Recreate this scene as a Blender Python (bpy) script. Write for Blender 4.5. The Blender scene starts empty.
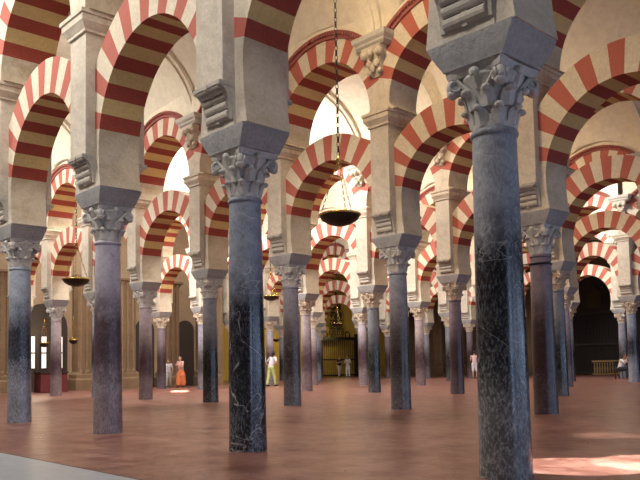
import bpy, bmesh, math, random
from mathutils import Vector, Matrix
PI = math.pi
random.seed(7)
scene = bpy.context.scene
COL = scene.collection

# ------------------------------------------------------------------ camera
cam_d = bpy.data.cameras.new('camera')
cam = bpy.data.objects.new('camera', cam_d)
COL.objects.link(cam)
scene.camera = cam
cam.matrix_world = Matrix.Translation((0, 0, 0.957)) @ Matrix.Rotation(PI/2 + 0.0673, 4, 'X') @ Matrix.Rotation(-0.0195, 4, 'Z')
cam_d.sensor_width = 36
cam_d.lens = 741.5/640*36
cam_d.shift_y = 75.8/640
cam_d.clip_end = 300

# ------------------------------------------------------------------ world, exposure
world = bpy.data.worlds.new('world'); scene.world = world
world.use_nodes = True
bg = world.node_tree.nodes['Background']
bg.inputs[0].default_value = (0.62, 0.74, 1.0, 1)
bg.inputs[1].default_value = 0.5
scene.view_settings.view_transform = 'Standard'
scene.view_settings.look = 'None'
scene.view_settings.gamma = 1
scene.view_settings.exposure = 0.0

# ------------------------------------------------------------------ hall frame
ANG = -0.8196                      # arcades run along local x, naves stack along local y
CA, SA = math.cos(ANG), math.sin(ANG)
def HW(hx, hy, z=0.0): return Vector((hx*CA - hy*SA, hx*SA + hy*CA, z))
def WH(x, y): return (x*CA + y*SA, -x*SA + y*CA)
S, R = 3.515, 6.79
OVER = {(0,0):(1.53,6.27),(0,1):(-.86,8.65),(0,2):(-3.27,11.4),(0,3):(-5.72,14.1),
        (1,1):(4.12,13.7),(1,2):(1.7,15.95),(1,3):(-.72,18.4),(1,4):(-3.11,20.9),(1,5):(-5.58,23.65),
        (4,3):(13.45,32.0),(5,4):(16.25,39.9), (5,5):(13.95,42.7), (4,8):(2.5,45.4), (5,10):(3.1,55.1)}
A0_X, A0_Y = 1.52, 6.29
A0 = Vector((A0_X, A0_Y))
def colpos(i, k):
    if (i, k) in OVER: return Vector(OVER[(i, k)])
    h = WH(A0.x, A0.y)
    w = HW(h[0] - S*k, h[1] + R*i)
    return Vector((w.x, w.y))
ROWS = {0: range(-1, 6), 1: range(0, 9), 2: range(1, 9), 3: range(2, 12), 4: range(2, 12), 5: range(3, 12)}
DL, DC, NR = 35.0, 45.0, 50.0       # left wall, far chapel wall (distance along -x), right facade (along y)

# unseen panes added to light the vaults: (nave index, bay k, strength)
VAULT_PANES = [(-1, 0, 260), (-1, 2, 420), (-1, 4, 560),
           (0, 1, 210), (0, 4, 150), (0, 6, 420), (0, 8, 110),
           (1, 2, 150), (1, 4, 700), (1, 6, 1100), (1, 8, 220),
           (2, 3, 250), (2, 5, 650), (2, 7, 300),
           (3, 3, 380), (3, 6, 420), (3, 9, 160),
           (4, 4, 650), (4, 7, 420), (4, 9, 160)]
PANE_V, PANE_Z, PANE_TILT = -1.75, 9.5, 0.75
def nave_centre(i, k):
    h = WH(A0.x, A0.y)
    return (h[0] - S*(k + .5), h[1] + R*(i + .5))
for (i, k, p) in VAULT_PANES:
    hx, hy = nave_centre(i, k)
    L = bpy.data.lights.new('window_daylight', 'AREA'); L.shape = 'RECTANGLE'; L.size = 1.3; L.size_y = 1.0
    L.energy = p; L.color = (1.0, 0.72, 0.40) if (k <= 3 and 0 <= i <= 2) else (1.0, 0.94, 0.87)
    o = bpy.data.objects.new('window_daylight', L); COL.objects.link(o)
    o.location = HW(hx, hy + PANE_V + .22, PANE_Z - .16)
    o.rotation_euler = (PANE_TILT, 0, ANG)
# sun shafts falling through small windows on the floor
def sunshaft(src, dst, energy, size, blend=.15):
    L = bpy.data.lights.new('sun_shaft', 'SPOT'); L.energy = energy; L.spot_size = size; L.spot_blend = blend
    L.shadow_soft_size = .03; L.color = (1, .93, .82)
    o = bpy.data.objects.new('sun_shaft', L); COL.objects.link(o)
    o.location = src
    o.rotation_euler = (Vector(dst) - Vector(src)).to_track_quat('-Z', 'Y').to_euler()
# blue area lights added out of view at the nave ends for shaft highlights
NAVE_END_LIGHTS = {-1: 280, 0: 200, 1: 240, 2: 260, 3: 260, 4: 260, 5: 200}
for i, p in NAVE_END_LIGHTS.items():
    L = bpy.data.lights.new('portal_daylight', 'AREA'); L.shape = 'RECTANGLE'; L.size = 2.0; L.size_y = 4.3
    L.energy = p; L.color = (0.52, 0.68, 1.0)
    o = bpy.data.objects.new('portal_daylight', L); COL.objects.link(o)
    h = WH(A0_X, A0_Y)
    o.location = HW(13.8, h[1] + R*(i + .5), 2.3)
    o.rotation_euler = (HW(-1, 0) - HW(0, 0)).to_track_quat('-Z', 'Z').to_euler()
sunshaft((6.6, 7.0, 7.6), (2.35, 6.85, 0), 16000, 0.14)
sunshaft((6.6, 7.0, 7.6), (3.2, 6.95, 0), 16000, 0.15)
sunshaft((6.6, 7.0, 7.6), (4.1, 7.1, 0), 14000, 0.16)
sunshaft((7.4, 8.4, 7.6), (3.7, 9.5, 0), 3500, 0.12, .8)
for y_ in (30.6, 31.6, 32.6): sunshaft((-8.1, 30.6, 7.4), (-.1905*y_, y_, 0), 60000, 0.10)
# warm lamps of the far chapels
def point(loc, e, col, r=.15):
    L = bpy.data.lights.new('chapel_lamp_light', 'POINT'); L.energy = e; L.color = col; L.shadow_soft_size = r
    o = bpy.data.objects.new('chapel_lamp_light', L); COL.objects.link(o); o.location = loc
point(HW(-43.2, 42.5, 3.6), 55, (1, .72, .25))
point(HW(-43.2, 36.0, 3.0), 40, (1, .72, .25))
point(HW(-34.0, 14.0, 2.6), 50, (1, .8, .5))

# ------------------------------------------------------------------ materials
def newmat(name):
    m = bpy.data.materials.new(name); m.use_nodes = True
    nt = m.node_tree; b = nt.nodes['Principled BSDF']
    return m, nt, b
def N(nt, t, **kw):
    n = nt.nodes.new(t)
    for k, v in kw.items(): setattr(n, k, v)
    return n
def coords(nt, scale=(1, 1, 1), src='Object'):
    tc = N(nt, 'ShaderNodeTexCoord'); mp = N(nt, 'ShaderNodeMapping')
    mp.inputs['Scale'].default_value = scale
    nt.links.new(tc.outputs[src], mp.inputs[0]); return mp.outputs[0]
def noise(nt, vec, scale, detail=4, rough=.6, dist=0):
    n = N(nt, 'ShaderNodeTexNoise'); n.inputs['Scale'].default_value = scale; n.inputs['Detail'].default_value = detail
    n.inputs['Roughness'].default_value = rough; n.inputs['Distortion'].default_value = dist
    nt.links.new(vec, n.inputs['Vector']); return n.outputs[0]
def ramp(nt, fac, stops, interp='LINEAR'):
    r = N(nt, 'ShaderNodeValToRGB'); cr = r.color_ramp; cr.interpolation = interp
    while len(cr.elements) < len(stops): cr.elements.new(.5)
    for e, (p, c) in zip(cr.elements, stops):
        e.position = p; e.color = (*c, 1) if len(c) == 3 else c
    nt.links.new(fac, r.inputs[0]); return r.outputs[0]
def mix(nt, fac, a, b, mode='MIX'):
    m = N(nt, 'ShaderNodeMix'); m.data_type = 'RGBA'; m.blend_type = mode
    if isinstance(fac, (int, float)): m.inputs[0].default_value = fac
    else: nt.links.new(fac, m.inputs[0])
    for s, v in ((6, a), (7, b)):
        if isinstance(v, tuple): m.inputs[s].default_value = (*v, 1)
        else: nt.links.new(v, m.inputs[s])
    return m.outputs[2]
def bump(nt, b, h, strength=.3, dist=.02):
    bn = N(nt, 'ShaderNodeBump'); bn.inputs['Strength'].default_value = strength; bn.inputs['Distance'].default_value = dist
    nt.links.new(h, bn.inputs['Height']); nt.links.new(bn.outputs[0], b.inputs['Normal'])
def plaster(name, c1, c2, scale=1.6, rough=.85, fine=14, bmp=.25, stain=None):
    m, nt, b = newmat(name)
    v = coords(nt)
    n1 = noise(nt, v, scale, 6, .65); n2 = noise(nt, v, fine, 5, .7)
    c = ramp(nt, n1, [(.3, c1), (.7, c2)])
    c = mix(nt, .35, c, ramp(nt, n2, [(.3, tuple(x*.72 for x in c1)), (.62, tuple(min(1, x*1.12) for x in c2))]))
    if stain:
        n3 = noise(nt, v, 1.3, 8, .78, .6)
        c = mix(nt, ramp(nt, n3, [(.46, (0, 0, 0)), (.62, (.85, .85, .85))]), c, stain)
    nt.links.new(c, b.inputs['Base Color']); b.inputs['Roughness'].default_value = rough
    bump(nt, b, n2, bmp, .02)
    return m
def flat(name, c, rough=.6, metal=0, var=.15):
    m, nt, b = newmat(name)
    n = noise(nt, coords(nt), 8, 4)
    nt.links.new(ramp(nt, n, [(.3, tuple(x*(1-var) for x in c)), (.7, tuple(min(1, x*(1+var)) for x in c))]), b.inputs['Base Color'])
    b.inputs['Roughness'].default_value = rough; b.inputs['Metallic'].default_value = metal
    return m
def emis(name, c, s):
    m, nt, b = newmat(name)
    b.inputs['Base Color'].default_value = (*c, 1)
    b.inputs['Emission Color'].default_value = (*c, 1); b.inputs['Emission Strength'].default_value = s
    return m
M = {}
M['cream'] = plaster('cream_stone', (.56, .49, .39), (.70, .63, .52), stain=(.47, .40, .31))
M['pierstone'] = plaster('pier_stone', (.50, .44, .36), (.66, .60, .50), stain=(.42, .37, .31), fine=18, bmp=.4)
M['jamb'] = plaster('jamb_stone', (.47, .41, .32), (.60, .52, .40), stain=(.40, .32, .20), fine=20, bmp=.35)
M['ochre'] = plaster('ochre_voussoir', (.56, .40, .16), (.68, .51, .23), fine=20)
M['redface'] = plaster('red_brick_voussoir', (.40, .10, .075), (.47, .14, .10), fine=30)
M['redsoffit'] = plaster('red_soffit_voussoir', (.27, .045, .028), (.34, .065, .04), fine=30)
M['whitevoussoir'] = plaster('pale_voussoir', (.58, .50, .38), (.72, .65, .52), fine=20)
M['plaster'] = plaster('vault_plaster', (.70, .63, .48), (.78, .72, .58), scale=.6, fine=5, bmp=.08)
M['ledge'] = plaster('ledge_stone', (.46, .44, .40), (.55, .52, .46))
M['block'] = plaster('grey_impost_stone', (.20, .20, .205), (.37, .365, .365), scale=3, fine=26, bmp=.5, rough=.7)
M['corbel'] = plaster('corbel_stone', (.36, .33, .29), (.50, .46, .40), scale=4, fine=26, bmp=.3)
M['capital'] = plaster('capital_stone', (.38, .365, .35), (.58, .56, .53), scale=7, fine=34, bmp=.5)
M['capital_warm'] = plaster('warm_capital_stone', (.40, .33, .26), (.58, .49, .39), scale=7, fine=34, bmp=.5)
M['moulding'] = plaster('rose_moulding', (.26, .07, .06), (.36, .12, .10), fine=30)
M['brown'] = plaster('brown_wall_stone', (.13, .082, .045), (.21, .135, .075))
M['wallcream'] = plaster('wall_stone', (.24, .165, .10), (.33, .24, .155))
M['yellow'] = plaster('yellow_chapel_wall', (.55, .36, .05), (.65, .46, .09), scale=.8)
M['iron'] = flat('black_iron', (.010, .009, .008), .6, 0)
M['wood'] = flat('dark_wood', (.018, .012, .009), .5)
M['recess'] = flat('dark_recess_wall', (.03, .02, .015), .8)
M['brass'] = flat('brass', (.75, .52, .16), .25, 1.0)
M['bronze'] = flat('dark_bronze', (.05, .04, .03), .45, .8)
M['window'] = emis('window_daylight_glass', (1, .95, .87), 9)  # glow of the added vault panes
M['lit'] = emis('lit_chapel_window', (.9, .85, .85), .45)
M['flame'] = emis('lamp_flame', (1, .8, .35), 6)
M['slab'] = plaster('pale_marble', (.33, .37, .44), (.40, .44, .51), scale=1.0, fine=6, rough=.35, bmp=.05)
M['joint'] = flat('dark_joint', (.10, .07, .06), .8)

def shaftmat(name, top, mid, low, spk, z1=1.45, z2=2.05, z0=.55, vein=.0, gloss=.3, spkamt=.5):
    m, nt, b = newmat(name)
    tc = N(nt, 'ShaderNodeTexCoord'); v = tc.outputs['Object']
    sp = N(nt, 'ShaderNodeSeparateXYZ'); nt.links.new(v, sp.inputs[0])
    n1 = noise(nt, v, 2.6, 7, .72)
    ma = N(nt, 'ShaderNodeMath', operation='MULTIPLY_ADD')
    nt.links.new(n1, ma.inputs[0]); ma.inputs[1].default_value = 1.1; nt.links.new(sp.outputs[2], ma.inputs[2])
    dv = N(nt, 'ShaderNodeMath', operation='DIVIDE'); nt.links.new(ma.outputs[0], dv.inputs[0]); dv.inputs[1].default_value = 4.0
    o = .55
    c = ramp(nt, dv.outputs[0], [((z0-.2+o)/4, low), ((z0+.25+o)/4, mid), ((z1+o)/4, mid), ((z2+o)/4, top)])
    # cloudy mottling
    n2 = noise(nt, v, 9, 8, .75, .5)
    c = mix(nt, .55, c, ramp(nt, n2, [(.32, (.25, .25, .25)), (.68, (.9, .9, .9))]), 'OVERLAY')
    # speckles
    mpv = N(nt, 'ShaderNodeMapping'); mpv.inputs['Scale'].default_value = (1, 1, .42); nt.links.new(v, mpv.inputs[0])
    n3 = noise(nt, mpv.outputs[0], 48, 4, .75)
    n3b = noise(nt, v, 5, 3, .6)
    sm = N(nt, 'ShaderNodeMath', operation='MULTIPLY_ADD'); nt.links.new(n3b, sm.inputs[0]); sm.inputs[1].default_value = .35
    nt.links.new(n3, sm.inputs[2])
    k = ramp(nt, sm.outputs[0], [(.665, (0, 0, 0)), (.76, (spkamt,)*3)])
    zm = ramp(nt, dv.outputs[0], [((z0-.1+o)/4, (1, 1, 1)), ((z0+.4+o)/4, (.3,)*3), ((z1-.1+o)/4, (.3,)*3), ((z2+o)/4, (1, 1, 1))])
    k = mix(nt, 1.0, k, zm, 'MULTIPLY')
    c = mix(nt, k, c, spk)
    if vein:
        mp = N(nt, 'ShaderNodeMapping'); mp.inputs['Rotation'].default_value = (.5, .35, 0); nt.links.new(v, mp.inputs[0])
        w = noise(nt, mp.outputs[0], 1.7, 3, .55, .8)
        f = ramp(nt, w, [(.492, (0, 0, 0)), (.5, (vein,)*3), (.508, (0, 0, 0))])
        w2 = noise(nt, mp.outputs[0], 7, 3, .6, 1.5)
        g = ramp(nt, w2, [(.485, (0, 0, 0)), (.5, (vein*.5,)*3), (.515, (0, 0, 0))])
        msk = ramp(nt, n1, [(.48, (0, 0, 0)), (.6, (1, 1, 1))])
        c = mix(nt, f, c, (.42, .42, .42)); c = mix(nt, mix(nt, 1.0, g, msk, 'MULTIPLY'), c, (.4, .4, .4))
    nt.links.new(c, b.inputs['Base Color'])
    r = ramp(nt, dv.outputs[0], [((z1+o)/4, (gloss,)*3), ((z2+o)/4, (.55,)*3)])
    nt.links.new(r, b.inputs['Roughness'])
    bump(nt, b, n3, .12, .01)
    return m
blk = (.008, .010, .016)
SM = {
 'black': shaftmat('black_marble', (.20, .21, .24), blk, (.10, .10, .105), (.36, .38, .42), 1.85, 2.35, .70, .5, .22, .6),
 'veined': shaftmat('veined_black_marble', (.17, .19, .25), (.006, .008, .016), (.022, .022, .026), (.34, .37, .42), 1.6, 2.2, .25, .8, .2, .4),
 'violet': shaftmat('violet_marble', (.36, .34, .40), (.055, .030, .040), (.19, .15, .17), (.42, .38, .44), 1.6, 2.5, .8, 0, .4, .5),
 'bluegrey': shaftmat('blue_grey_marble', (.25, .29, .36), (.012, .016, .028), (.16, .17, .21), (.40, .44, .52), 1.75, 2.5, .95, 0, .3, .6),
 'darkrose': shaftmat('dark_rose_marble', (.15, .115, .14), (.030, .014, .018), (.06, .045, .055), (.24, .2, .23), 1.5, 2.4, .5, 0, .35, .35),
 'slate': shaftmat('slate_marble', (.20, .20, .245), (.035, .028, .032), (.09, .09, .11), (.32, .33, .38), 1.3, 2.3, .6, .3, .3, .5),
 'pinkgrey': shaftmat('pink_grey_marble', (.34, .29, .31), (.055, .028, .036), (.15, .11, .12), (.44, .38, .40), 1.35, 2.4, .7, 0, .4, .35),
 'dark': shaftmat('dark_marble', (.16, .17, .20), (.008, .012, .014), (.035, .035, .04), (.25, .27, .29), 1.35, 2.3, .35, .2, .25, .35),
}

# floor: red-brown marble paving
def floormat():
    m, nt, b = newmat('red_marble_paving')
    tc = N(nt, 'ShaderNodeTexCoord'); mp = N(nt, 'ShaderNodeMapping')
    mp.inputs['Rotation'].default_value = (0, 0, -ANG); nt.links.new(tc.outputs['Object'], mp.inputs[0])
    v = mp.outputs[0]
    br = N(nt, 'ShaderNodeTexBrick'); nt.links.new(v, br.inputs['Vector'])
    br.inputs['Scale'].default_value = 1; br.inputs['Brick Width'].default_value = .62; br.inputs['Row Height'].default_value = .31
    br.inputs['Mortar Size'].default_value = .006; br.inputs['Mortar Smooth'].default_value = .3; br.inputs['Bias'].default_value = -.1
    br.inputs['Color1'].default_value = (.20, .085, .065, 1); br.inputs['Color2'].default_value = (.28, .15, .125, 1)
    br.inputs['Mortar'].default_value = (.30, .17, .14, 1)
    n1 = noise(nt, v, .55, 6, .7); n2 = noise(nt, v, 7, 6, .7, .4)
    c = mix(nt, .4, br.outputs[0], ramp(nt, n1, [(.3, (.15, .050, .036)), (.7, (.31, .165, .135))]))
    c = mix(nt, ramp(nt, n2, [(.5, (0, 0, 0)), (.72, (.7, .7, .7))]), c, (.44, .28, .25))
    c = mix(nt, ramp(nt, noise(nt, v, 2.2, 5, .7), [(.40, (.75, .75, .75)), (.58, (0, 0, 0))]), c, (.12, .035, .025))
    nt.links.new(c, b.inputs['Base Color'])
    nt.links.new(ramp(nt, n2, [(.3, (.26,)*3), (.7, (.42,)*3)]), b.inputs['Roughness'])
    ad = N(nt, 'ShaderNodeMath', operation='ADD'); nt.links.new(n2, ad.inputs[0]); nt.links.new(br.outputs[1], ad.inputs[1])
    bump(nt, b, ad.outputs[0], .05, .01)
    return m
M['floor'] = floormat()

# ------------------------------------------------------------------ mesh helpers
def link(name, me, parent=None, loc=None, rz=None):
    o = bpy.data.objects.new(name, me); COL.objects.link(o)
    if parent is not None: o.parent = parent
    if loc is not None: o.location = loc
    if rz is not None: o.rotation_euler = (0, 0, rz)
    return o
def mesh_of(name, bm, mats, smooth=False, autosmooth=None):
    bmesh.ops.recalc_face_normals(bm, faces=bm.faces)
    me = bpy.data.meshes.new(name); bm.to_mesh(me); bm.free()
    for m in (mats if isinstance(mats, (list, tuple)) else [mats]): me.materials.append(m)
    if smooth:
        for p in me.polygons: p.use_smooth = True
        if autosmooth:
            try: me.set_sharp_from_angle(angle=autosmooth)
            except Exception: pass
    return me
def box(bm, x0, x1, y0, y1, z0, z1, mi=0):
    vs = [bm.verts.new(p) for p in ((x0,y0,z0),(x1,y0,z0),(x1,y1,z0),(x0,y1,z0),(x0,y0,z1),(x1,y0,z1),(x1,y1,z1),(x0,y1,z1))]
    for f in ((3,2,1,0),(4,5,6,7),(0,1,5,4),(1,2,6,5),(2,3,7,6),(3,0,4,7)):
        fc = bm.faces.new([vs[i] for i in f]); fc.material_index = mi
    return vs
def loft(bm, rings, cap=True, mi=0, closed=True):
    vr = [[bm.verts.new(p) for p in r] for r in rings]
    n = len(vr[0])
    for a, b in zip(vr, vr[1:]):
        for i in range(n if closed else n-1):
            f = bm.faces.new((a[i], a[(i+1) % n], b[(i+1) % n], b[i])); f.material_index = mi
    if cap and closed:
        bm.faces.new(vr[0][::-1]).material_index = mi; bm.faces.new(vr[-1]).material_index = mi
    return vr
def lathe(bm, prof, seg=24, c=(0, 0, 0), mi=0, cap=True):
    loft(bm, [[(c[0]+r*math.cos(2*PI*i/seg), c[1]+r*math.sin(2*PI*i/seg), c[2]+z) for i in range(seg)] for r, z in prof], cap, mi)
def sqring(hx, hy, z, c=(0, 0), n=1):
    pts = []
    for (a, b) in (((-1,-1),(1,-1)), ((1,-1),(1,1)), ((1,1),(-1,1)), ((-1,1),(-1,-1))):
        for t in range(n):
            u = t/n; pts.append((c[0]+hx*(a[0]*(1-u)+b[0]*u), c[1]+hy*(a[1]*(1-u)+b[1]*u), z))
    return pts
def blob(bm, c, r, seg=8, rings=5, rot=None, mi=0):
    mtx = Matrix.Translation(c) @ (rot if rot is not None else Matrix.Identity(4)) @ Matrix.Diagonal((*r, 1))
    ret = bmesh.ops.create_uvsphere(bm, u_segments=seg, v_segments=rings, radius=1, matrix=mtx)
    for v in ret['verts']:
        for f in v.link_faces: f.material_index = mi
def tube(bm, a, b, r0, r1=None, seg=8, mi=0):
    r1 = r0 if r1 is None else r1
    a, b = Vector(a), Vector(b); d = (b-a).normalized()
    u = d.orthogonal().normalized(); w = d.cross(u)
    loft(bm, [[tuple(p + (u*math.cos(2*PI*i/seg) + w*math.sin(2*PI*i/seg))*r) for i in range(seg)] for p, r in ((a, r0), (b, r1))], True, mi)
def torus(bm, c, R_, r, mtx=None, s1=8, s2=5, mi=0):
    mtx = mtx or Matrix.Identity(4); vs = []
    for i in range(s1):
        a = 2*PI*i/s1; row = []
        for j in range(s2):
            t = 2*PI*j/s2
            p = mtx @ Vector(((R_+r*math.cos(t))*math.cos(a), (R_+r*math.cos(t))*math.sin(a), r*math.sin(t)))
            row.append(bm.verts.new(p + Vector(c)))
        vs.append(row)
    for i in range(s1):
        for j in range(s2):
            f = bm.faces.new((vs[i][j], vs[(i+1) % s1][j], vs[(i+1) % s1][(j+1) % s2], vs[i][(j+1) % s2])); f.material_index = mi
def thing(name, loc, rz, label, cat, group=None):
    o = bpy.data.objects.new(name, None); COL.objects.link(o); o.empty_display_size = .3
    o.location = loc; o.rotation_euler = (0, 0, rz)
    tag(o, label, cat, group); return o
def tag(o, label=None, cat=None, group=None, kind=None):
    if label: o['label'] = label
    if cat: o['category'] = cat
    if group: o['group'] = group
    if kind: o['kind'] = kind
    return o
def struct(name, me, loc=(0, 0, 0), rz=0.0, label=None):
    o = link(name, me, None, loc, rz); tag(o, label, None, None, 'structure'); return o

# ------------------------------------------------------------------ structure
bm = bmesh.new()
hx0, hx1, hy0, hy1 = -60, 14, -9, 60
q = [HW(hx0, 3.3), HW(hx1, 3.3), HW(hx1, hy1), HW(hx0, hy1)]
lo = [bm.verts.new((p.x, p.y, -.3)) for p in q]; hi = [bm.verts.new((p.x, p.y, 0)) for p in q]
bm.faces.new(hi); bm.faces.new(lo[::-1])
for i in range(4): bm.faces.new((lo[i], lo[(i+1) % 4], hi[(i+1) % 4], hi[i]))
struct('floor', mesh_of('floor', bm, M['floor']), label='red-brown marble paved floor of the prayer hall')
bm = bmesh.new(); box(bm, hx0, hx1, hy0, 3.26, -.3, .006)
struct('floor', mesh_of('floor', bm, M['slab']), rz=ANG, label='pale grey marble strip in the near left corner')
bm = bmesh.new(); box(bm, hx0, hx1, 3.26, 3.3, -.3, .001)
struct('trim_1', mesh_of('trim_1', bm, M['joint']), rz=ANG, label='thin dark joint between pale strip and red floor')

# walls
def wallbox(name, x0, x1, y0, y1, z0, z1, mat, label):
    bm = bmesh.new(); box(bm, x0, x1, y0, y1, z0, z1)
    return struct(name, mesh_of(name, bm, mat), rz=ANG, label=label)
wallbox('wall_left', -DL-.6, -DL, -4, 25, 0, 11.2, M['wallcream'], 'brown stone wall closing the naves at left')
wallbox('wall_return', -DC-.6, -DL-.6, 24.4, 25, 0, 11.2, M['wallcream'], 'side wall of the deeper middle part')
wallbox('wall_far', -DC-.6, -DC, 25, NR+.6, 0, 11.2, M['yellow'], 'yellow chapel wall far behind the columns')
wallbox('wall_right', -DC, 14, NR, NR+.6, 0, 11.2, M['brown'], 'brown stone wall far at right')
wallbox('ceiling', -DC-.6, 14, 46.2, NR+.6, 11.2, 11.5, M['plaster'], 'flat ceiling above the farthest aisle')

wallbox('wall_back', -DL-.6, 14, -4.6, -4, 0, 11.2, M['wallcream'], 'stone wall behind the viewer')
# end wall of the naves, openings added for the blue lights
bm = bmesh.new(); h0 = WH(A0_X, A0_Y)[1]; ed = [-4.6]
for i in range(-1, 6):
    c = h0 + R*(i+.5); ed += [c-1.5, c+1.5]
ed.append(NR+.6)
for a, b in zip(ed[::2], ed[1::2]): box(bm, 14, 14.6, a, b, 0, 4.6)
box(bm, 14, 14.6, -4.6, NR+.6, 4.6, 11.2)
struct('wall_courtyard', mesh_of('wall_courtyard', bm, M['wallcream']), rz=ANG, label='wall with open portals to the courtyard')
for nm, a, b, c, d_ in (('ceiling', -60, 14.6, -4.6, NR+.6),):
    wallbox(nm, a, b, c, d_, 11.5, 11.8, M['wood'], 'roof above the vaults')

# ------------------------------------------------------------------ shared column meshes
def shaft_mesh(h, mat, r0=.217, r1=.187):
    bm = bmesh.new(); prof = []
    for j in range(13):
        t = j/12; r = r0 + (r1-r0)*(t**1.35); prof.append((r, t*(h-.06)))
    prof += [(r1+.012, h-.055), (r1+.02, h-.035), (r1+.012, h-.012), (r1-.005, h)]
    prof = [(r0+.004, 0)] + prof[1:]
    lathe(bm, prof, 40)
    return mesh_of('shaft', bm, mat, True, .9)
CAPH = .53
def capital_mesh(mat, warm=False):
    bm = bmesh.new()
    lathe(bm, [(.185, 0), (.19, .04), (.178, .06), (.182, .15), (.195, .26), (.225, .38), (.27, .47), (.26, .5)], 32)
    for ring, (z, r, n, off, s) in enumerate(((.17, .205, 8, 0, 1.0), (.33, .232, 8, PI/8, 1.1))):
        for j in range(n):
            a = off + 2*PI*j/n
            rot = Matrix.Rotation(a, 4, 'Z')
            # leaf blade: tapering upward ridge with a curled tip
            pts = []
            base = z - .15
            for t, w, d in ((0, .055, -.012), (.45, .062, .004), (.8, .055, .018), (1, .04, .045)):
                zz = base + t*.16
                pts.append([tuple(rot @ Vector((r-.02+d, w*u*s, zz))) if i < 3 else tuple(rot @ Vector((r-.06, w*u*s*.9, zz)))
                            for i, u in enumerate((-1, 0, 1, 1, -1))])
                m_ = pts[-1]; m_[1] = tuple(rot @ Vector((r+d+.008, 0, zz)))
            loft(bm, pts)
            blob(bm, rot @ Vector((r+.035, 0, z+.005)), (.042*s, .042*s, .032*s), 8, 6, rot)
    for j in range(4):
        a = PI/4 + PI/2*j; rot = Matrix.Rotation(a, 4, 'Z')
        # volute: a curl under the abacus corner, with its stalk
        blob(bm, rot @ Vector((.325, 0, .415)), (.075, .052, .088), 10, 8, rot)
        blob(bm, rot @ Vector((.345, 0, .36)), (.05, .06, .045), 8, 6, rot)
        for s_ in (-1, 1):
            torus(bm, rot @ Vector((.33, .05*s_, .42)), .045, .014, rot @ Matrix.Rotation(PI/2, 4, 'X'), 10, 5)
            tube(bm, rot @ Vector((.2, .1*s_, .33)), rot @ Vector((.31, .035*s_, .48)), .026, .02, 6)
        rt = Matrix.Rotation(a + PI/4, 4, 'Z')
        blob(bm, rt @ Vector((.265, 0, .50)), (.045, .05, .05), 8, 6, rt)
        tube(bm, rt @ Vector((.215, 0, .36)), rt @ Vector((.255, 0, .47)), .03, .04, 6)
    # concave abacus
    def ab(z, h, c):
        pts = []
        for j in range(4):
            rt = Matrix.Rotation(PI/2*j, 4, 'Z')
            for t in (-1, -.85, -.5, 0, .5, .85):
                d = h - c*(1-t*t)
                pts.append(tuple(rt @ Vector((d if abs(t) < .99 else h-.02, t*h if abs(t) < .99 else -h+.0, z))))
        return pts
    loft(bm, [ab(.495, .275, .045), (ab(.53, .29, .045)), ab(.57, .29, .03)])
    for v in bm.verts: v.co.z *= .53/.57
    return mesh_of('capital', bm, mat, True, .7)
def block_mesh(mat):
    bm = bmesh.new()
    loft(bm, [sqring(.30, .295, 0, n=3), sqring(.31, .30, .025, n=3), sqring(.35, .315, .08, n=3), sqring(.42, .34, .20, n=3), sqring(.43, .345, .235, n=3)])
    return mesh_of('impost_block', bm, mat)
BLKH = .235
ZB = 3.70                                 # top of the impost blocks
def corbel_mesh(mat):
    bm = bmesh.new()
    # stack of rolls curving from under the pier back to the arch face; local: y = 0 at arch face plane, negative to the nave
    def curve(t): # t 0 bottom .. 1 top
        a = t*PI/2
        return (-.02 - .235*(1-math.cos(a)), .42*math.sin(a))
    prof = []
    nroll = 5
    for k in range(nroll):
        c = curve((k+.5)/nroll)
        p0, p1 = curve(k/nroll), curve((k+1)/nroll)
        tn = Vector((p1[0]-p0[0], p1[1]-p0[1])); L = tn.length; tn.normalize(); nr = Vector((-tn.y, tn.x))
        if nr.x > 0 and nr.y > 0: nr = -nr
        if nr.x > 0: nr = -nr
        for j in range(7):
            a = PI*j/6
            q_ = Vector(c) - tn*math.cos(a)*L*.5 + nr*math.sin(a)*L*.55
            prof.append((q_.x, q_.y))
    prof += [(-.255, .46), (.03, .46), (.03, 0)]
    loft(bm, [[(x, p[0], p[1]) for p in prof] for x in (-.24, .24)])
    sm = [curve(t/8) for t in range(9)]
    sm2 = [(p[0]-.035, p[1]-.02) for p in sm] + [(-.285, .46), (.03, .46), (.03, 0)]
    loft(bm, [[(x, p[0], p[1]) for p in sm2] for x in (-.03, .03)])
    for x0, x1 in ((-.295, -.24), (.24, .295)):
        loft(bm, [[(x, p[0], p[1]) for p in [(p[0]-.015, p[1]-.01) for p in sm] + [(-.275, .46), (.03, .46), (.03, 0)]] for x in (x0, x1)])
    box(bm, -.30, .30, -.27, .02, .42, .47)
    for v in bm.verts: v.co.x *= .88; v.co.y *= .74; v.co.z *= .86
    return mesh_of('roll_corbel', bm, mat)
ZC = 6.10                                 # underside of the pier cornice
def pier_mesh(mat):
    bm = bmesh.new()
    box(bm, -.26, .26, -.49, .49, ZB+.47, ZC); box(bm, -.1, .1, -.48, .48, ZC, 7.05)
    return mesh_of('pier_shaft', bm, mat)
def pier_core_mesh(mat):
    bm = bmesh.new(); box(bm, -.265, .265, -.345, .345, ZB, ZB+.47)
    return mesh_of('pier_foot', bm, mat)
def cornice_mesh(mat):
    bm = bmesh.new()
    loft(bm, [sqring(.265+d, .495+d, ZC+z) for d, z in ((.0, -.04), (.03, -.04), (.03, 0), (.045, .02), (.09, .09), (.10, .10), (.10, .20), (.125, .205), (.125, .265), (.0, .265))])
    return mesh_of('cornice', bm, mat)
ZU = ZC + .265
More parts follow.
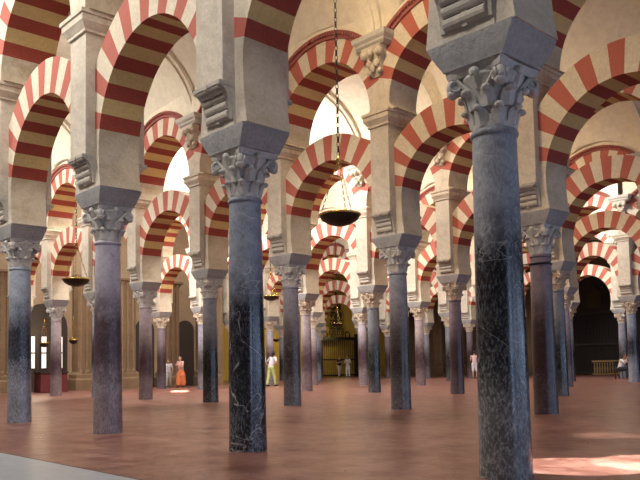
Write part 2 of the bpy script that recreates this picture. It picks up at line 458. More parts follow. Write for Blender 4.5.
def bracket_mesh(mat):
    bm = bmesh.new()
    # little scrolled capital set on the pier front under the vault ledge (y 0 = wall face, negative outward)
    def hr(hw, d, z): return [(-hw, 0.03, z), (-hw, -d, z), (hw, -d, z), (hw, 0.03, z)]
    loft(bm, [hr(.10, .03, -.62), hr(.16, .09, -.52), hr(.17, .10, -.30), hr(.24, .18, -.12), hr(.27, .22, -.04), hr(.27, .22, 0)])
    for s_ in (-1, 1):
        blob(bm, Vector((.22*s_, -.18, -.14)), (.09, .09, .10), 10, 8)
        blob(bm, Vector((.10*s_, -.14, -.36)), (.07, .06, .09), 8, 6)
        blob(bm, Vector((.15*s_, -.10, -.52)), (.06, .05, .06), 8, 6)
    blob(bm, Vector((0, -.23, -.15)), (.07, .06, .09), 8, 6)
    blob(bm, Vector((0, -.15, -.46)), (.06, .06, .1), 8, 6)
    return mesh_of('scroll_capital', bm, mat, True, .8)
def ledge_mesh(mat):
    bm = bmesh.new()
    def hr(e, z): return [(-.42-e, 0.05, z), (-.42-e, -.24-e, z), (.42+e, -.24-e, z), (.42+e, 0.05, z)]
    loft(bm, [hr(-.06, 0), hr(0, .06), hr(.0, .1), hr(.05, .16), hr(.06, .22), hr(.06, .26)])
    return mesh_of('ledge', bm, mat)
SH = {}
CAPM = [capital_mesh(M['capital']), capital_mesh(M['capital_warm'])]
BLKM = block_mesh(M['block'])
CORB = corbel_mesh(M['corbel'])
PIER = pier_mesh(M['pierstone']); CORE = pier_core_mesh(M['pierstone']); CORN = cornice_mesh(M['cream'])
BRK = bracket_mesh(M['cream']); LEDG = ledge_mesh(M['ledge'])

ORD = ['first', 'second', 'third', 'fourth', 'fifth', 'sixth', 'seventh', 'eighth', 'ninth', 'tenth', 'eleventh', 'twelfth']
SPEC = {  # (material, short name, radius scale)
 (0,0):('black', 'nearest black column'), (0,1):('veined', 'white-veined black column'), (0,2):('violet', 'mottled violet column'),
 (0,3):('bluegrey', 'left-edge blue-grey column'),
 (1,1):('darkrose', 'dark purple column'), (1,2):('slate', 'slate column right of lamp'), (1,3):('slate', 'grey column left of lamp'),
 (1,4):('dark', 'small black-green column'), (1,5):('pinkgrey', 'pale-topped pink column'), (1,7):('pinkgrey', 'thin pale lit column'),
 (2,2):('dark', 'half-hidden black column'), (2,3):('darkrose', 'dark rose column'), (2,4):('dark', 'mottled dark centre column'),
 (2,5):('pinkgrey', 'pinkish column behind grey')}
LAB = {
 (0,0):'nearest and largest marble column, black, grey top, right of centre',
 (0,1):'tall black marble column with thin white veins, left of centre',
 (0,2):'mottled violet-grey marble column standing third nearest, left side',
 (0,3):'blue-grey speckled marble column nearest the left edge',
 (1,1):'dark purple marble column just right of the nearest column',
 (1,2):'slate-grey marble column just right of the big hanging lamp',
 (1,3):'grey-violet marble column below and left of the big hanging lamp',
 (1,4):'small dark column left of the white-veined black column',
 (1,5):'pink column with pale top between mottled violet and small dark columns',
 (1,7):'thin pale pinkish column with a bright lit foot beside left-edge column',
 (2,2):'black column half hidden behind the dark purple column',
 (2,3):'dark rose column just left of the nearest black column',
 (2,4):'mottled dark column at centre, left of the slate-grey column',
 (2,5):'pinkish column half hidden behind the grey-violet column'}
cyc = ['pinkgrey', 'slate', 'dark', 'violet', 'darkrose', 'bluegrey']
HOVER = {(0,0): 2.96, (0,1): 2.97}
for i, ks in ROWS.items():
    kk = list(ks)
    for k in kk:
        p = colpos(i, k)
        mk = SPEC[(i, k)][0] if (i, k) in SPEC else cyc[(i*5+k*3) % 6]
        if (i, k) in LAB: lab = LAB[(i, k)]
        else: lab = f"{SM[mk].name.replace('_',' ')} column, {ORD[i]} arcade from the camera, {ORD[k-kk[0]]} along from its right end"
        t = thing('column', (p.x, p.y, 0), ANG, lab, 'column', 'marble columns of the hall')
        key = mk
        if key not in SH: SH[key] = shaft_mesh(ZB - CAPH - BLKH, SM[mk])
        s = link('shaft', SH[key], t)
        if (i, k) != (0, 0): s.rotation_euler[2] = random.uniform(0, 6.28)
        c = link('capital', CAPM[0 if i <= 1 else 1], t, (0, 0, ZB-CAPH-BLKH))
        link('impost_block', BLKM, t, (0, 0, ZB-BLKH))
        # the pier that the column carries
        sn = SPEC[(i, k)][1] if (i, k) in SPEC else None
        lab = f"tall pale stone pier standing on the {sn}" if sn else f"stone pier above a column, {ORD[i]} arcade from the camera, {ORD[k-kk[0]]} from its right end"
        t = thing('pier', (p.x, p.y, 0), ANG, lab, 'pier', 'stone piers above the columns')
        link('pier_shaft', PIER, t); link('pier_foot', CORE, t); link('cornice', CORN, t)
        link('roll_corbel', CORB, t, (0, -.34, ZB+.08))
        if i < 2:
            o = link('roll_corbel', CORB, t, (0, .34, ZB+.08), PI)
        if i >= 1:
            link('scroll_capital', BRK, t, (0, -.49, 7.76)); link('ledge', LEDG, t, (0, -.49, 7.76))

# ------------------------------------------------------------------ arches
def arch_mesh(name, L, zc, rin, rout, th, z0, nred, red, pale, soff_red, soff_pale, plain, jamb, startred=True, step=None, phase=0):
    """striped arch in the local x-z plane, centred on x=0; material order fixed"""
    mats = [red, pale, soff_red, soff_pale, plain, jamb]
    bm = bmesh.new(); H2 = L/2
    step = step or math.radians(18.4); half = step*.245
    th0 = -math.asin(min(.999, (zc - z0)/rin)) if zc > z0 else 0
    cuts = set()
    edges = []
    k = 0
    while True:
        c = PI/2 - k*step - phase
        if c - half < math.radians(9): break
        edges.append((c-half, c+half)); k += 1
    kk = 1
    while True:
        c = PI/2 + kk*step - phase
        if c + half > PI - math.radians(9): break
        edges.append((c-half, c+half)); kk += 1
    edges.sort()
    lo, hi = edges[0][0], edges[-1][1]
    ang = []
    def seg(a, b, kind, n):
        for j in range(n): ang.append((a+(b-a)*j/n, a+(b-a)*(j+1)/n, kind))
    seg(th0, 0, 'p', 7) if th0 < 0 else None
    seg(0, lo, 'p', 3)
    for j, (a, b) in enumerate(edges):
        seg(a, b, 'r', 3)
        if j < len(edges)-1: seg(b, edges[j+1][0], 'w', 3)
    seg(hi, PI, 'p', 3)
    seg(PI, PI-th0, 'p', 7) if th0 < 0 else None
    def pts(a):
        ci, si = math.cos(a), math.sin(a)
        pin = (rin*ci, zc + rin*si)
        if (a <= 0 or a >= PI) and zc > z0 + 1e-4:
            t = (zc - pin[1])/(zc - z0); xx = rin - (rin - (H2 - .455))*t*t
            pin = (xx if ci > 0 else -xx, pin[1])
        if a <= 0 or a >= PI: pout = (H2 if ci > 0 else -H2, pin[1])
        else:
            t = rout
            if abs(ci) > 1e-6: t = min(t, H2/abs(ci))
            pout = (t*ci, zc + t*si)
        return pin, pout
    V = {}
    def vv(x, y, z):
        key = (round(x, 5), round(y, 5), round(z, 5))
        if key not in V: V[key] = bm.verts.new((x, y, z))
        return V[key]
    def face(ps, mi):
        vs = []
        for p_ in ps:
            v_ = vv(*p_)
            if v_ not in vs: vs.append(v_)
        if len(vs) >= 3:
            try: bm.faces.new(vs).material_index = mi
            except ValueError: pass
    for a, b, kind in ang:
        (ax, az), (aox, aoz) = pts(a); (bx, bz), (box_, boz) = pts(b)
        mf = {'r': 0, 'w': 1, 'p': 4}[kind]; ms = {'r': 2, 'w': 3, 'p': 5}[kind]
        for y in (-th, th): face(((ax, y, az), (aox, y, aoz), (box_, y, boz), (bx, y, bz)), mf)
        face(((ax, -th, az), (bx, -th, bz), (bx, th, bz), (ax, th, az)), ms)
        face(((aox, -th, aoz), (box_, -th, boz), (box_, th, boz), (aox, th, aoz)), mf)
    if zc > z0 + 1e-4:
        for s_ in (-1, 1):
            x0 = (H2-.455)*s_
            face(((x0, -th, z0), (H2*s_, -th, z0), (H2*s_, th, z0), (x0, th, z0)), 4)
    return mesh_of(name, bm, mats)
def moulding_mesh(L, zc, r0, r1, y, mat):
    bm = bmesh.new(); H2 = L/2 - .02
    a0 = math.acos(min(1, H2/r1)) if r1 > H2 else .02
    n = 28
    rings = []
    for j in range(n+1):
        a = a0 + (PI-2*a0)*j/n; c, s_ = math.cos(a), math.sin(a)
        rings.append([(c*r, yy, zc+s_*r) for r, yy in ((r0, y+.02), (r0, y-.045), ((r0+r1)/2, y-.06), (r1-.05, y-.085), (r1, y-.085), (r1, y+.02))])
    loft(bm, rings)
    m_ = 44
    for j in range(m_):
        a = a0 + (PI-2*a0)*(j+.5)/m_; mt = Matrix.Rotation(-(a-PI/2), 4, 'Y')
        c = Vector((math.cos(a)*(r1-.07), y-.07, zc+math.sin(a)*(r1-.07)))
        vs = box(bm, -.025, .025, -.05, .02, -.035, .035)
        for v in vs: v.co = mt @ v.co + c
    return mesh_of('moulding', bm, mat)
ZTOP = 11.2
def spandrel_mesh(L, zc, r, th, mat):
    """wall above an upper arch up to the vault"""
    bm = bmesh.new(); H2 = L/2; n = 20
    a0 = math.acos(min(1, H2/r)) if r > H2 else 0
    xs = [r*math.cos(a0 + (PI-2*a0)*j/n) for j in range(n+1)]
    low = [(x, zc + math.sqrt(max(0, r*r-x*x))) for x in xs]
    for j in range(n):
        (xa, za), (xb, zb) = low[j], low[j+1]
        fr = [bm.verts.new(p) for p in ((xa, -th, za), (xb, -th, zb), (xb, -th, ZTOP), (xa, -th, ZTOP))]
        bk = [bm.verts.new(p) for p in ((xa, th, za), (xb, th, zb), (xb, th, ZTOP), (xa, th, ZTOP))]
        bm.faces.new(fr); bm.faces.new(bk[::-1])
        bm.faces.new((fr[0], bk[0], bk[1], fr[1])); bm.faces.new((fr[3], fr[2], bk[2], bk[3]))
    bmesh.ops.remove_doubles(bm, verts=bm.verts, dist=1e-4)
    return mesh_of('wall_spandrel', bm, mat)
ARC = {}
def short(i, k):
    return SPEC[(i, k)][1] if (i, k) in SPEC else None
for i, ks in ROWS.items():
    kk = list(ks)
    for k in kk[:-1]:
        a, b = colpos(i, k), colpos(i, k+1)
        L = math.ceil((b-a).length*50+.2)/50; mid = (a+b)/2
        d = (a-b); rz = math.atan2(d.y, d.x)
        if L not in ARC:
            g = max(1.0, (L - .80)/2)
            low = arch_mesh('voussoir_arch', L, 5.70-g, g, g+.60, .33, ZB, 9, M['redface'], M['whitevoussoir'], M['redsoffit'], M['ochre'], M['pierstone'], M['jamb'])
            g2 = (L - .54)/2
            zc2 = 7.94 - g2
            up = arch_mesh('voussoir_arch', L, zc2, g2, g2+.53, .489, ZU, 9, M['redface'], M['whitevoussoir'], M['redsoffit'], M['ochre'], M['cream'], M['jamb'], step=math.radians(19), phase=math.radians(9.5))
            mo = moulding_mesh(L, zc2, g2+.53, g2+.70, -.489, M['moulding'])
            sp = spandrel_mesh(L, zc2, g2+.53, .485, M['plaster'])
            ARC[L] = (low, up, mo, sp)
        low, up, mo, sp = ARC[L]
        s1, s2 = short(i, k), short(i, k+1)
        if s1 and s2:
            l1 = f"lower striped arch from {s1} to {s2}"; l2 = f"upper striped arch above {s1} and {s2}"
        else:
            w = f"{ORD[i]} arcade from the camera, {ORD[k-kk[0]]} bay from its right end"
            l1 = f"lower striped arch, {w}"; l2 = f"upper striped arch, {w}"
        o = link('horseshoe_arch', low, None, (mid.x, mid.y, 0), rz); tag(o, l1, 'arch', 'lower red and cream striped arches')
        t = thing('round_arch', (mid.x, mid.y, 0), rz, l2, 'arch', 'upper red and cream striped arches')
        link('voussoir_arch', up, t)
        if i >= 1: link('moulding', mo, t)
        struct('wall_spandrel', sp, (mid.x, mid.y, 0), rz, 'plain plaster wall over an upper arch')

# ------------------------------------------------------------------ vaults
VW = R - .96
def vault_mesh():
    bm = bmesh.new(); nu, nv = 24, 40
    grid = []
    for a in range(nu+1):
        u = -S/2 + S*a/nu; row = []
        for b in range(nv+1):
            t = math.sin(PI/2*(2*b/nv - 1)); v = t*VW/2
            zb = 8.05 + 2.25*math.sqrt(max(0, 1-t*t))
            zl = 6.52 + math.sqrt(2.24**2 - u*u) + .32*(1-abs(t))
            row.append(bm.verts.new((u, v, max(zb, zl))))
        grid.append(row)
    for a in range(nu):
        for b in range(nv):
            bm.faces.new((grid[a][b], grid[a+1][b], grid[a+1][b+1], grid[a][b+1]))
    ret = bmesh.ops.extrude_face_region(bm, geom=bm.faces[:])
    for v in [g for g in ret['geom'] if isinstance(g, bmesh.types.BMVert)]: v.co.z += .25
    me = mesh_of('ceiling', bm, M['plaster'], True, .5)
    return me
def rib_mesh(w, dz):
    bm = bmesh.new(); n = 32; rings = []
    for b in range(n+1):
        t = math.sin(PI/2*(2*b/n - 1)); v = t*(VW/2-.02)
        z = 8.05 + 2.25*math.sqrt(max(0, 1-t*t)); k = 1 - dz/2.25
        zi = 8.05 + (2.25-dz)*math.sqrt(max(0, 1-t*t)); vi = v*(1-dz/(VW/2))
        rings.append([(-w, v, z+.03), (-w, vi, zi), (w, vi, zi), (w, v, z+.03)])
    loft(bm, rings)
    return bm
VM = vault_mesh()
bmr = rib_mesh(.24, .09); me_rib = mesh_of('rib', bmr, M['plaster'])
bmr = rib_mesh(.10, .15); me_rib2 = mesh_of('rib', bmr, M['plaster'])
NV = {-1: range(-5, 9), 0: range(-5, 9), 1: range(-5, 9), 2: range(-5, 12), 3: range(-5, 12), 4: range(-5, 12), 5: range(-5, 12)}
for i, ks in NV.items():
    for k in ks:
        if i <= 1 and (k+.5)*S + 3.56 > DL: continue
        hx, hy = nave_centre(i, k)
        o = struct('ceiling', VM, HW(hx, hy), ANG, 'cream plaster groin vault over one bay')
        if i >= 0:
            link('rib', me_rib, o, (S/2, 0, 0)); link('rib', me_rib2, o, (S/2, 0, 0))
bm = bmesh.new()
box(bm, -.75, .75, -.6, .6, -.04, .04, 1); box(bm, -.64, .64, -.49, .49, -.05, .0, 0)
PANE_MESH = mesh_of('window', bm, [M['window'], M['ledge']])
for j, (i, k, p) in enumerate(VAULT_PANES):
    hx, hy = nave_centre(i, k)
    o = link(f'window_{j+1}', PANE_MESH, None, HW(hx, hy+PANE_V, PANE_Z), None); o.rotation_euler = (PANE_TILT, 0, ANG)  # pane added on the hidden haunch to light the facing arcade
    tag(o, 'bright window high in a vault', None, None, 'structure')

# ------------------------------------------------------------------ hanging lamps
def lamp_parts(t, chain_len, arm=.98, lit=False, detail=True):
    # origin = rim height
    bm = bmesh.new()
    lathe(bm, [(.0, -.17), (.09, -.165), (.2, -.13), (.3, -.07), (.345, 0), (.35, .02), (.33, .02), (.29, -.05), (.18, -.1), (.0, -.13)], 32, cap=False)
    link('bowl', mesh_of('bowl', bm, M['bronze'], True, .8), t)
    bm = bmesh.new(); torus(bm, (0, 0, .022), .348, .02, None, 40, 8)
    link('rim', mesh_of('rim', bm, M['brass'], True), t)
    bm = bmesh.new()
    for j in range(3):
        a = 2*PI*j/3 + .5
        p0 = Vector((.34*math.cos(a), .34*math.sin(a), .03)); p1 = Vector((.01*math.cos(a), .01*math.sin(a), arm))
        nl = 16 if detail else 8
        for q_ in range(nl):
            c = p0.lerp(p1, (q_+.5)/nl)
            mt = (p1-p0).to_track_quat('X', 'Z').to_matrix().to_4x4() @ Matrix.Rotation(PI/2*(q_ % 2), 4, 'X')
            torus(bm, c, .5*(p1-p0).length/nl*1.1, .007, mt @ Matrix.Diagonal((1, .5, 1, 1)), 6, 4)
    link('suspension_chains', mesh_of('suspension_chains', bm, M['brass']), t)
    bm = bmesh.new(); lathe(bm, [(.0, -.07), (.03, -.06), (.03, -.03), (.055, 0), (.03, .04), (.015, .08), (0, .09)], 12, (0, 0, arm), cap=False)
    link('finial', mesh_of('finial', bm, M['brass'], True), t)
    bm = bmesh.new(); L = .085; n = int(chain_len/L)
    for q_ in range(n):
        torus(bm, (0, 0, arm+.1+q_*L), .052, .011, Matrix.Rotation(PI/2*(q_ % 2), 4, 'Z') @ Matrix.Rotation(PI/2, 4, 'X') @ Matrix.Diagonal((.5, 1, 1, 1)), 8, 4)
    link('chain', mesh_of('chain', bm, M['iron']), t)
    for j in range(4):
        bm = bmesh.new()
        a = 2*PI*j/4 + .2; lathe(bm, [(.03, 0), (.035, .05), (.015, .06), (.03, .13), (.03, .15)], 8, (.19*math.cos(a), .19*math.sin(a), -.06))
        link('cup', mesh_of('cup', bm, M['brass'], True), t)
LP = [((.37, 12.53, 3.50), 'large dark bronze bowl lamp hanging by a long chain at centre'),
      ((-6.43, 19.49, 3.34), 'bronze bowl lamp hanging between the two leftmost near columns'),
      ((-2.04, 30.95, 3.88), 'bowl lamp partly hidden behind the white-veined black column'),
      ((1.0, 43.84, 3.40), 'small lamp hanging before the iron screen far at centre'),
      ((8.6, 26.31, 4.80), 'lamp hanging just right of the dark purple column'),
      ((-3.0, 43.0, 3.2), 'small brass lamp beside the grey column, below the half-hidden lamp'),
      ((-3.1, 52.0, 2.85), 'lowest small brass lamp in front of the yellow chapel wall'),
      ((-12.0, 32.2, 2.15), 'small brass lamp glowing just right of the left-edge column'),
      ((-11.0, 33.0, 2.3), 'small brass lamp just right of the thin pale lit column')]
for j, (loc, lab) in enumerate(LP):
    t = thing('hanging_lamp', loc, .3, lab, 'lamp', 'hanging bowl lamps')
    if j in (5, 6): t.scale = (.75, .75, 1)
    if j in (7, 8): t.scale = (.6, .6, 1)
    hy = WH(loc[0], loc[1])[1]; ny = (hy - WH(A0.x, A0.y)[1])/R; v = ((ny % 1) - .5)*R
    zc = 8.1 + 2.25*math.sqrt(max(0, 1-(v/(VW/2))**2))
    lamp_parts(t, zc - loc[2] - .98, detail=j < 2)

# ------------------------------------------------------------------ far chapels and trim
def pilaster(hx, hy, rz, w, z1, n):
    bm = bmesh.new()
    prof = [(.22, 0), (.22, .5), (.16, .58), (.16, .75), (.05, .85), (0, .9)]
    for (a, b) in ((0, 0),):
        loft(bm, [sqring(w/2+d, .35+d, z) for d, z in prof] + [sqring(w/2, .35, z1)])
    for s_ in (-.3, 0, .3):
        lathe(bm, [(.14, 0), (.14, .9), (.09, 1.0), (.09, z1)], 10, (s_*w*1.1, -.36, 0))
    loft(bm, [sqring(w/2+d, .35+d, z1+z) for d, z in ((0, -.3), (.1, -.15), (.18, -.1), (.18, 0))])
    o = struct(f'trim_{n}', mesh_of('trim', bm, M['brown']), HW(hx, hy), ANG + rz, 'moulded brown stone pilaster against the wall')
n_ = 2
for hy in (9.6, 12.6, 16.4, 18.6, 21.2, 23.6):
    pilaster(-DL+.35, hy, PI/2, .9, 5.6, n_); n_ += 1
for hx in (-42, -38.5, -36.2, -31.6, -20.6):
    pilaster(hx, NR-.35, 0, .9, 6.5, n_); n_ += 1
# dark doorways in the left wall
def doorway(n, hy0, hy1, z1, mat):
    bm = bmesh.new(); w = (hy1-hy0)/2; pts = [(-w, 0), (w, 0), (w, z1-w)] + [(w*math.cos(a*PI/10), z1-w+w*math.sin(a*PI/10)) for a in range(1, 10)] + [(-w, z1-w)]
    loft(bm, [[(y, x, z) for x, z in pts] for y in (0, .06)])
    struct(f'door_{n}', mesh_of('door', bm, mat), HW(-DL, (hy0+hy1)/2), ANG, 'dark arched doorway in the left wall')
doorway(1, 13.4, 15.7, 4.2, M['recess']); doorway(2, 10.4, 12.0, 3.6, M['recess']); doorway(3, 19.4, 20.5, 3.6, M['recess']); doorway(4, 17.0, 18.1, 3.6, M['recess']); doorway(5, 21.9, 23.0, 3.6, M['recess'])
# pale lit panes in the left doorway
for j, (hy, w) in enumerate(((13.85, .22), (14.5, .12), (15.3, .12))):
    bm = bmesh.new(); box(bm, 0, .05, -w, w, 1.1, 2.6, 0); box(bm, 0, .09, -w-.05, -w, 1.0, 2.7, 1); box(bm, 0, .09, w, w+.05, 1.0, 2.7, 1); box(bm, 0, .09, -w, w, 1.8, 1.85, 1)
    struct(f'window_{40+j}', mesh_of('window', bm, [M['lit'], M['wood']]), HW(-DL+.07, hy), ANG, 'pale lit window behind the left columns')
# red draped table by the left wall
M['redcloth'] = flat('dark_red_cloth', (.10, .012, .012), .8)
t = thing('altar_table', (-12.1, 33.3, 0), ANG+PI/2, 'low table draped in dark red cloth right of the left-edge column', 'table')
bm = bmesh.new(); rr = []
for z, e in ((.02, .06), (.4, .03), (.8, 0), (.86, -.01)):
    rr.append([(x*(1+e*.5), y*(1+e), z) for x, y, _ in sqring(.6, .35, 0, n=8)])
loft(bm, rr); link('drape', mesh_of('drape', bm, M['redcloth']), t)
bm = bmesh.new(); box(bm, -.65, .65, -.4, .4, .86, .92); link('tabletop', mesh_of('tabletop', bm, M['wood']), t)

# iron screen at centre
def iron_screen(loc, rz, w, h, label, scroll=True, back=None):
    t = thing('iron_screen', loc, rz, label, 'screen')
    bm = bmesh.new(); n = int(w/.22)
    for j in range(n+1): tube(bm, (-w/2 + w*j/n, 0, 0), (-w/2 + w*j/n, 0, h), .022, None, 6)
    o = link('bars', mesh_of('bars', bm, M['iron']), t)
    bm = bmesh.new()
    for z, r in ((.15, .06), (h*.45, .05), (h, .13)): box(bm, -w/2-.05, w/2+.05, -r*.7, r*.7, z-r, z+r)
    link('rails', mesh_of('rails', bm, M['iron']), t)
    for s_ in (-1, 1):
        bm = bmesh.new(); box(bm, s_*w/2-.1, s_*w/2+.1, -.1, .1, 0, h+.4); link('post', mesh_of('post', bm, M['iron']), t)
    if scroll:
        bm = bmesh.new()
        tube(bm, (0, 0, h), (0, 0, h+4.2), .07)
        mx = Matrix.Rotation(PI/2, 4, 'X')
        for z, r in ((.45, .42), (1.2, .36), (1.9, .3), (2.6, .26), (3.2, .2)):
            for s_ in (-1, 1):
                torus(bm, (s_*(r+.05), 0, h+z), r*.85, .05, mx, 14, 5)
                torus(bm, (s_*(r+.05)*1.05, 0, h+z), r*.4, .045, mx, 10, 5)
            box(bm, -r*2, r*2, -.03, .03, h+z+r*.85-.03, h+z+r*.85+.04)
        torus(bm, (-1.3, 0, h+.3), .28, .05, mx, 12, 5); torus(bm, (1.3, 0, h+.3), .28, .05, mx, 12, 5)
        link('scrollwork', mesh_of('scrollwork', bm, M['iron']), t)
    return t
iron_screen(HW(-44.2, 43.1), ANG+PI/2, 4.6, 3.2, 'black wrought iron screen with scrolled crest before yellow wall, centre')
# dark chapel front at right
t = thing('chapel_front', HW(-25.6, NR-.45), ANG, 'tall dark arched chapel front with iron grille, far right', 'chapel front')
W2 = 3.9; HT = 7.4
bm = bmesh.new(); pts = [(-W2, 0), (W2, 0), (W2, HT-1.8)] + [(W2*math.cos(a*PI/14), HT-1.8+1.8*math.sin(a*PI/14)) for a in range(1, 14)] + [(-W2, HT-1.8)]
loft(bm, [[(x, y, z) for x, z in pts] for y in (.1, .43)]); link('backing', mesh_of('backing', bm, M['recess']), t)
bm = bmesh.new(); n = 34
for j in range(n+1): tube(bm, (-W2*.95 + 1.9*W2*j/n, -.05, .1), (-W2*.95 + 1.9*W2*j/n, -.05, 4.3), .028, None, 6)
link('bars', mesh_of('bars', bm, M['iron']), t)
bm = bmesh.new()
for z in (.12, 2.1, 4.3): box(bm, -W2*.97, W2*.97, -.12, .02, z-.08, z+.08)
link('rails', mesh_of('rails', bm, M['wood']), t)
bm = bmesh.new()
M['gilt'] = flat('dull_gilt', (.05, .035, .02), .4, .5)
for x in (-2.4, -.8, .8, 2.4):
    loft(bm, [[(x-.5, y, 4.7), (x+.5, y, 4.7), (x+.5, y, 5.6), (x, y, 6.2), (x-.5, y, 5.6)] for y in (-.02, .1)])
link('carved_panels', mesh_of('carved_panels', bm, M['gilt']), t)
# low pale balustrade cabinet
M['palewood'] = flat('pale_gilded_wood', (.42, .28, .12), .5)
t = thing('balustrade', HW(-23.2, NR-2.2), ANG, 'low pale slatted balustrade before the dark chapel front', 'balustrade')
bm = bmesh.new(); box(bm, -1.0, 1.0, -.18, .18, .84, .95); link('top_rail', mesh_of('top_rail', bm, M['palewood']), t)
bm = bmesh.new(); box(bm, -1.0, 1.0, -.16, .16, 0, .1); link('base_rail', mesh_of('base_rail', bm, M['palewood']), t)
for j in range(11):
    bm = bmesh.new(); lathe(bm, [(.04, .1), (.05, .2), (.065, .4), (.035, .6), (.05, .84)], 8, (-.9+.18*j, 0, 0)); link('baluster', mesh_of('baluster', bm, M['palewood'], True), t)
# iron tie rod across the back of the dark purple column
bm = bmesh.new(); tube(bm, (-.45, -.26, 2.72), (.14, -.26, 2.77), .012, None, 8); torus(bm, (0, 0, 2.75), .2, .014, None, 24, 6)
o = link('iron_band', mesh_of('iron_band', bm, M['iron'], True), None, (4.12, 13.7, 0), -.15); tag(o, 'thin dark iron band tied around the dark purple column', 'band')

# ------------------------------------------------------------------ people
SKIN = flat('skin', (.45, .25, .17), .6, 0, .05)
HAIR = flat('dark_hair', (.02, .013, .01), .6)
def capsule(bm, a, b, r0, r1):
    a, b = Vector(a), Vector(b)
    tube(bm, a, b, r0, r1, 10)
    for p, r in ((a, r0), (b, r1)):
        bmesh.ops.create_icosphere(bm, subdivisions=2, radius=r, matrix=Matrix.Translation(p))
def skin_obj(name, bm, mat, parent, voxel=.016):
    me = mesh_of(name, bm, mat, True); o = link(name, me, parent)
    m = o.modifiers.new('remesh', 'REMESH'); m.mode = 'VOXEL'; m.voxel_size = voxel; m.use_smooth_shade = True
    m2 = o.modifiers.new('smooth', 'SMOOTH'); m2.iterations = 3; m2.factor = .5
    return o
def person(loc, rz, label, top, bottom, J, h=1.0, longsleeve=False, skirt=False, shorts=False, hairlen=.0, shoes=(.03, .02, .02)):
    """J = joint positions; figure faces local -y"""
    t = thing('person', loc, rz, label, 'person', None); t.scale = (h, h, h)
    pel, ch, nk, hd = [Vector(J[k]) for k in ('pelvis', 'chest', 'neck', 'head')]
    bm = bmesh.new()
    capsule(bm, pel, ch, .125, .135); capsule(bm, nk-Vector((0, 0, .06)), hd-Vector((0, 0, .06)), .055, .05)
    for s_ in (-1, 1): capsule(bm, pel + Vector((s_*.07, 0, -.03)), pel, .105, .10); capsule(bm, ch + Vector((s_*.11, 0, .1)), ch, .07, .1)
    mt = Matrix.Translation(hd) @ Matrix.Diagonal((.078, .096, .118, 1)); bmesh.ops.create_icosphere(bm, subdivisions=3, radius=1, matrix=mt)
    capsule(bm, hd+Vector((0, -.085, -.005)), hd+Vector((0, -.105, -.03)), .012, .016)      # nose
    capsule(bm, hd+Vector((0, -.06, -.09)), hd+Vector((0, -.075, -.085)), .03, .03)         # chin
    for s_ in (-1, 1): capsule(bm, hd+Vector((s_*.078, .005, -.02)), hd+Vector((s_*.082, .01, .02)), .014, .018)
    for sd in ('l', 'r'):
        sh, el, wr = [Vector(J[k+sd]) for k in ('sh', 'el', 'wr')]
        hp, kn, an = [Vector(J[k+sd]) for k in ('hp', 'kn', 'an')]
        capsule(bm, sh, el, .048, .038); capsule(bm, el, wr, .038, .026)
        capsule(bm, hp, kn, .085, .055); capsule(bm, kn, an, .055, .036)
        capsule(bm, an, an+Vector((0, -.02, -.05)), .036, .034); capsule(bm, an+Vector((0, .02, -.055)), an+Vector((0, -.14, -.06)), .034, .03)
        dr = (wr-el).normalized(); side = dr.orthogonal().normalized(); pn = wr+dr*.05
        capsule(bm, wr, wr+dr*.075, .027, .034)
        for f, (o_, ln) in enumerate(((-.027, .065), (-.009, .078), (.009, .072), (.027, .055))):
            b0 = wr+dr*.09+side*o_; k1 = b0+dr*ln*.5; capsule(bm, b0, k1, .0095, .009); capsule(bm, k1, k1+(dr*.8+dr.cross(side)*.5)*ln*.5, .009, .008)
        capsule(bm, wr+dr*.03+side*.03, wr+dr*.075+side*.062, .012, .010)
    skin_obj('body', bm, SKIN, t, .014)
    bm = bmesh.new()
    capsule(bm, pel+Vector((0, 0, .02)), ch, .142, .152)
    for s_ in (-1, 1): capsule(bm, ch+Vector((s_*.11, 0, .09)), ch, .085, .12)
    for sd in ('l', 'r'):
        sh, el, wr = [Vector(J[k+sd]) for k in ('sh', 'el', 'wr')]
        capsule(bm, sh, el if longsleeve else sh.lerp(el, .6), .064, .056)
        if longsleeve: capsule(bm, el, el.lerp(wr, .9), .055, .042)
    skin_obj('shirt', bm, flat('shirt_cloth', top, .85), t)
    bm = bmesh.new()
    for sd in ('l', 'r'):
        hp, kn, an = [Vector(J[k+sd]) for k in ('hp', 'kn', 'an')]
        if skirt: capsule(bm, pel, (hp+kn)/2+Vector((0, 0, -.05)), .14, .17); capsule(bm, (hp+kn)/2, kn.lerp(an, .75), .16, .15)
        else:
            capsule(bm, hp, kn, .108, .08)
            if not shorts: capsule(bm, kn, kn.lerp(an, .92), .078, .062)
    for s_ in (-1, 1): capsule(bm, pel+Vector((s_*.07, 0, -.04)), pel+Vector((0, 0, .03)), .122, .12)
    skin_obj('skirt' if skirt else ('shorts' if shorts else 'trousers'), bm, flat('lower_cloth', bottom, .85), t)
    bm = bmesh.new()
    mt = Matrix.Translation(hd+Vector((0, .022, .025))) @ Matrix.Diagonal((.09, .098, .112, 1)); bmesh.ops.create_icosphere(bm, subdivisions=3, radius=1, matrix=mt)
    if hairlen: capsule(bm, hd+Vector((0, .07, 0)), hd+Vector((0, .10, -hairlen)), .07, .045)
    skin_obj('hair', bm, HAIR, t)
    for s_, sd in ((-1, 'l'), (1, 'r')):
        an = Vector(J['an'+sd]); bm = bmesh.new()
        capsule(bm, an+Vector((0, .03, -.05)), an+Vector((0, -.15, -.055)), .042, .036)
        skin_obj('shoe', bm, flat('shoe_leather', shoes, .5), t)
    bm = bmesh.new()
    for s_ in (-1, 1): blob(bm, hd+Vector((s_*.03, -.088, .012)), (.011, .008, .008))
    link('eyes', mesh_of('eyes', bm, HAIR, True), t)
    return t
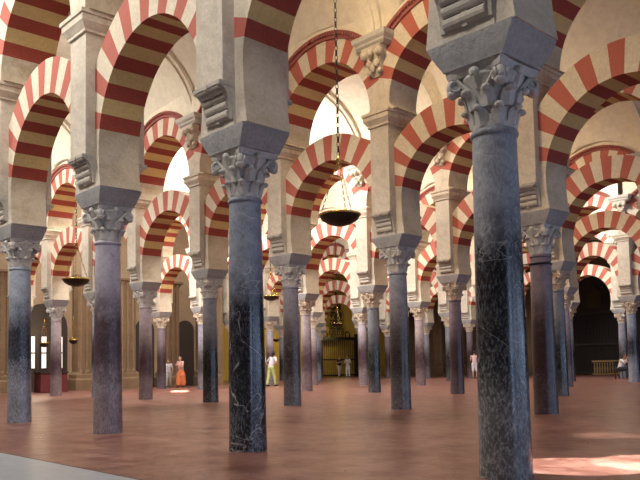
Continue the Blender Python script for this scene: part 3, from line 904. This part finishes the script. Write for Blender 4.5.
def stand(lean=0.0, step=.1, arms='down', twist=0):
    J = dict(pelvis=(0, 0, .95), chest=(0, -lean*.5, 1.27), neck=(0, -lean*.8, 1.46), head=(0, -lean, 1.60))
    for s_, sd in ((-1, 'l'), (1, 'r')):
        J['sh'+sd] = (s_*.18, -lean*.65, 1.39); J['hp'+sd] = (s_*.09, 0, .90)
        J['kn'+sd] = (s_*.10, -.04 + s_*step*.6, .50); J['an'+sd] = (s_*.10, s_*step*1.2, .095)
        if arms == 'down': J['el'+sd] = (s_*.25, .02-lean*.4, 1.12); J['wr'+sd] = (s_*.24, -.08-lean*.3, .88)
        elif arms == 'hips': J['el'+sd] = (s_*.36, .05-lean*.3, 1.14); J['wr'+sd] = (s_*.20, -.06, .98)
        else: J['el'+sd] = (s_*.24, -.06-lean, 1.14); J['wr'+sd] = (s_*.08, -.30-lean, 1.22)
    return J
person((-2.45, 36.4, 0), 2.4, 'person in white shirt and pale green trousers beside the white-veined black column', (.62, .62, .68), (.45, .55, .22), stand(.22, .16, 'hips'), 1.0, False, False, False, .12)
person((-2.95, 36.9, 0), 2.7, 'person in dark shorts mostly hidden behind the white-veined black column', (.5, .5, .55), (.03, .03, .03), stand(.05, .1), .98, shorts=True)
person((1.45, 59.6, 0), .5, 'person in black top and pale trousers before the iron screen', (.015, .015, .02), (.4, .34, .28), stand(.05, .12, 'front'), 1.0)
person((2.15, 59.4, 0), -.4, 'person dressed all in white before the iron screen', (.7, .66, .6), (.7, .68, .64), stand(.05, .05, 'front'), 1.0, True, hairlen=.1)
person((9.3, 45.0, 0), 2.9, 'person in pink top and white shorts beside the nearest black column', (.6, .42, .42), (.62, .6, .62), stand(.05, .05, 'front'), .98, shorts=True)
person((-7.08, 37.6, 0), -.6, 'person in pink top and long orange skirt near the floor light', (.55, .30, .27), (.50, .14, .05), stand(.06, .08, 'front'), .92, skirt=True, hairlen=.1)
person((-7.85, 38.2, 0), 0, 'small figure in white half hidden behind a column', (.6, .6, .65), (.5, .5, .5), stand(), .85)
person((16.55, 38.0, 0), 1.2, 'person in pink top cut off by the right edge', (.6, .32, .34), (.5, .5, .55), stand(0, .1, 'front'), 1.0)
J = dict(pelvis=(0, .02, .52), chest=(0, -.08, .84), neck=(0, -.16, 1.02), head=(0, -.22, 1.16))
for s_, sd in ((-1, 'l'), (1, 'r')):
    J['sh'+sd] = (s_*.18, -.1, .95); J['el'+sd] = (s_*.22, -.34, .78); J['wr'+sd] = (s_*.08, -.38, 1.02)
    J['hp'+sd] = (s_*.09, -.02, .52); J['kn'+sd] = (s_*.13, -.45, .52); J['an'+sd] = (s_*.12, -.42, .1)
SEAT = (15.15, 37.6)
person((*SEAT, 0), .75, 'person in white shirt seated on a dark chair, right edge', (.75, .74, .74), (.02, .02, .035), J, 1.0)
t = thing('chair', (*SEAT, 0), .75, 'small dark wooden chair under the seated person', 'chair')
bm = bmesh.new(); box(bm, -.22, .22, -.2, .22, .385, .42); link('seat', mesh_of('seat', bm, M['wood']), t)
for x in (-.2, .2):
    for y, z in ((-.18, .385), (.2, .9)):
        bm = bmesh.new(); tube(bm, (x, y, 0), (x, y, z), .02, None, 8); link('leg', mesh_of('leg', bm, M['wood']), t)
bm = bmesh.new(); box(bm, -.2, .2, .185, .215, .68, .9); link('backrest', mesh_of('backrest', bm, M['wood']), t)
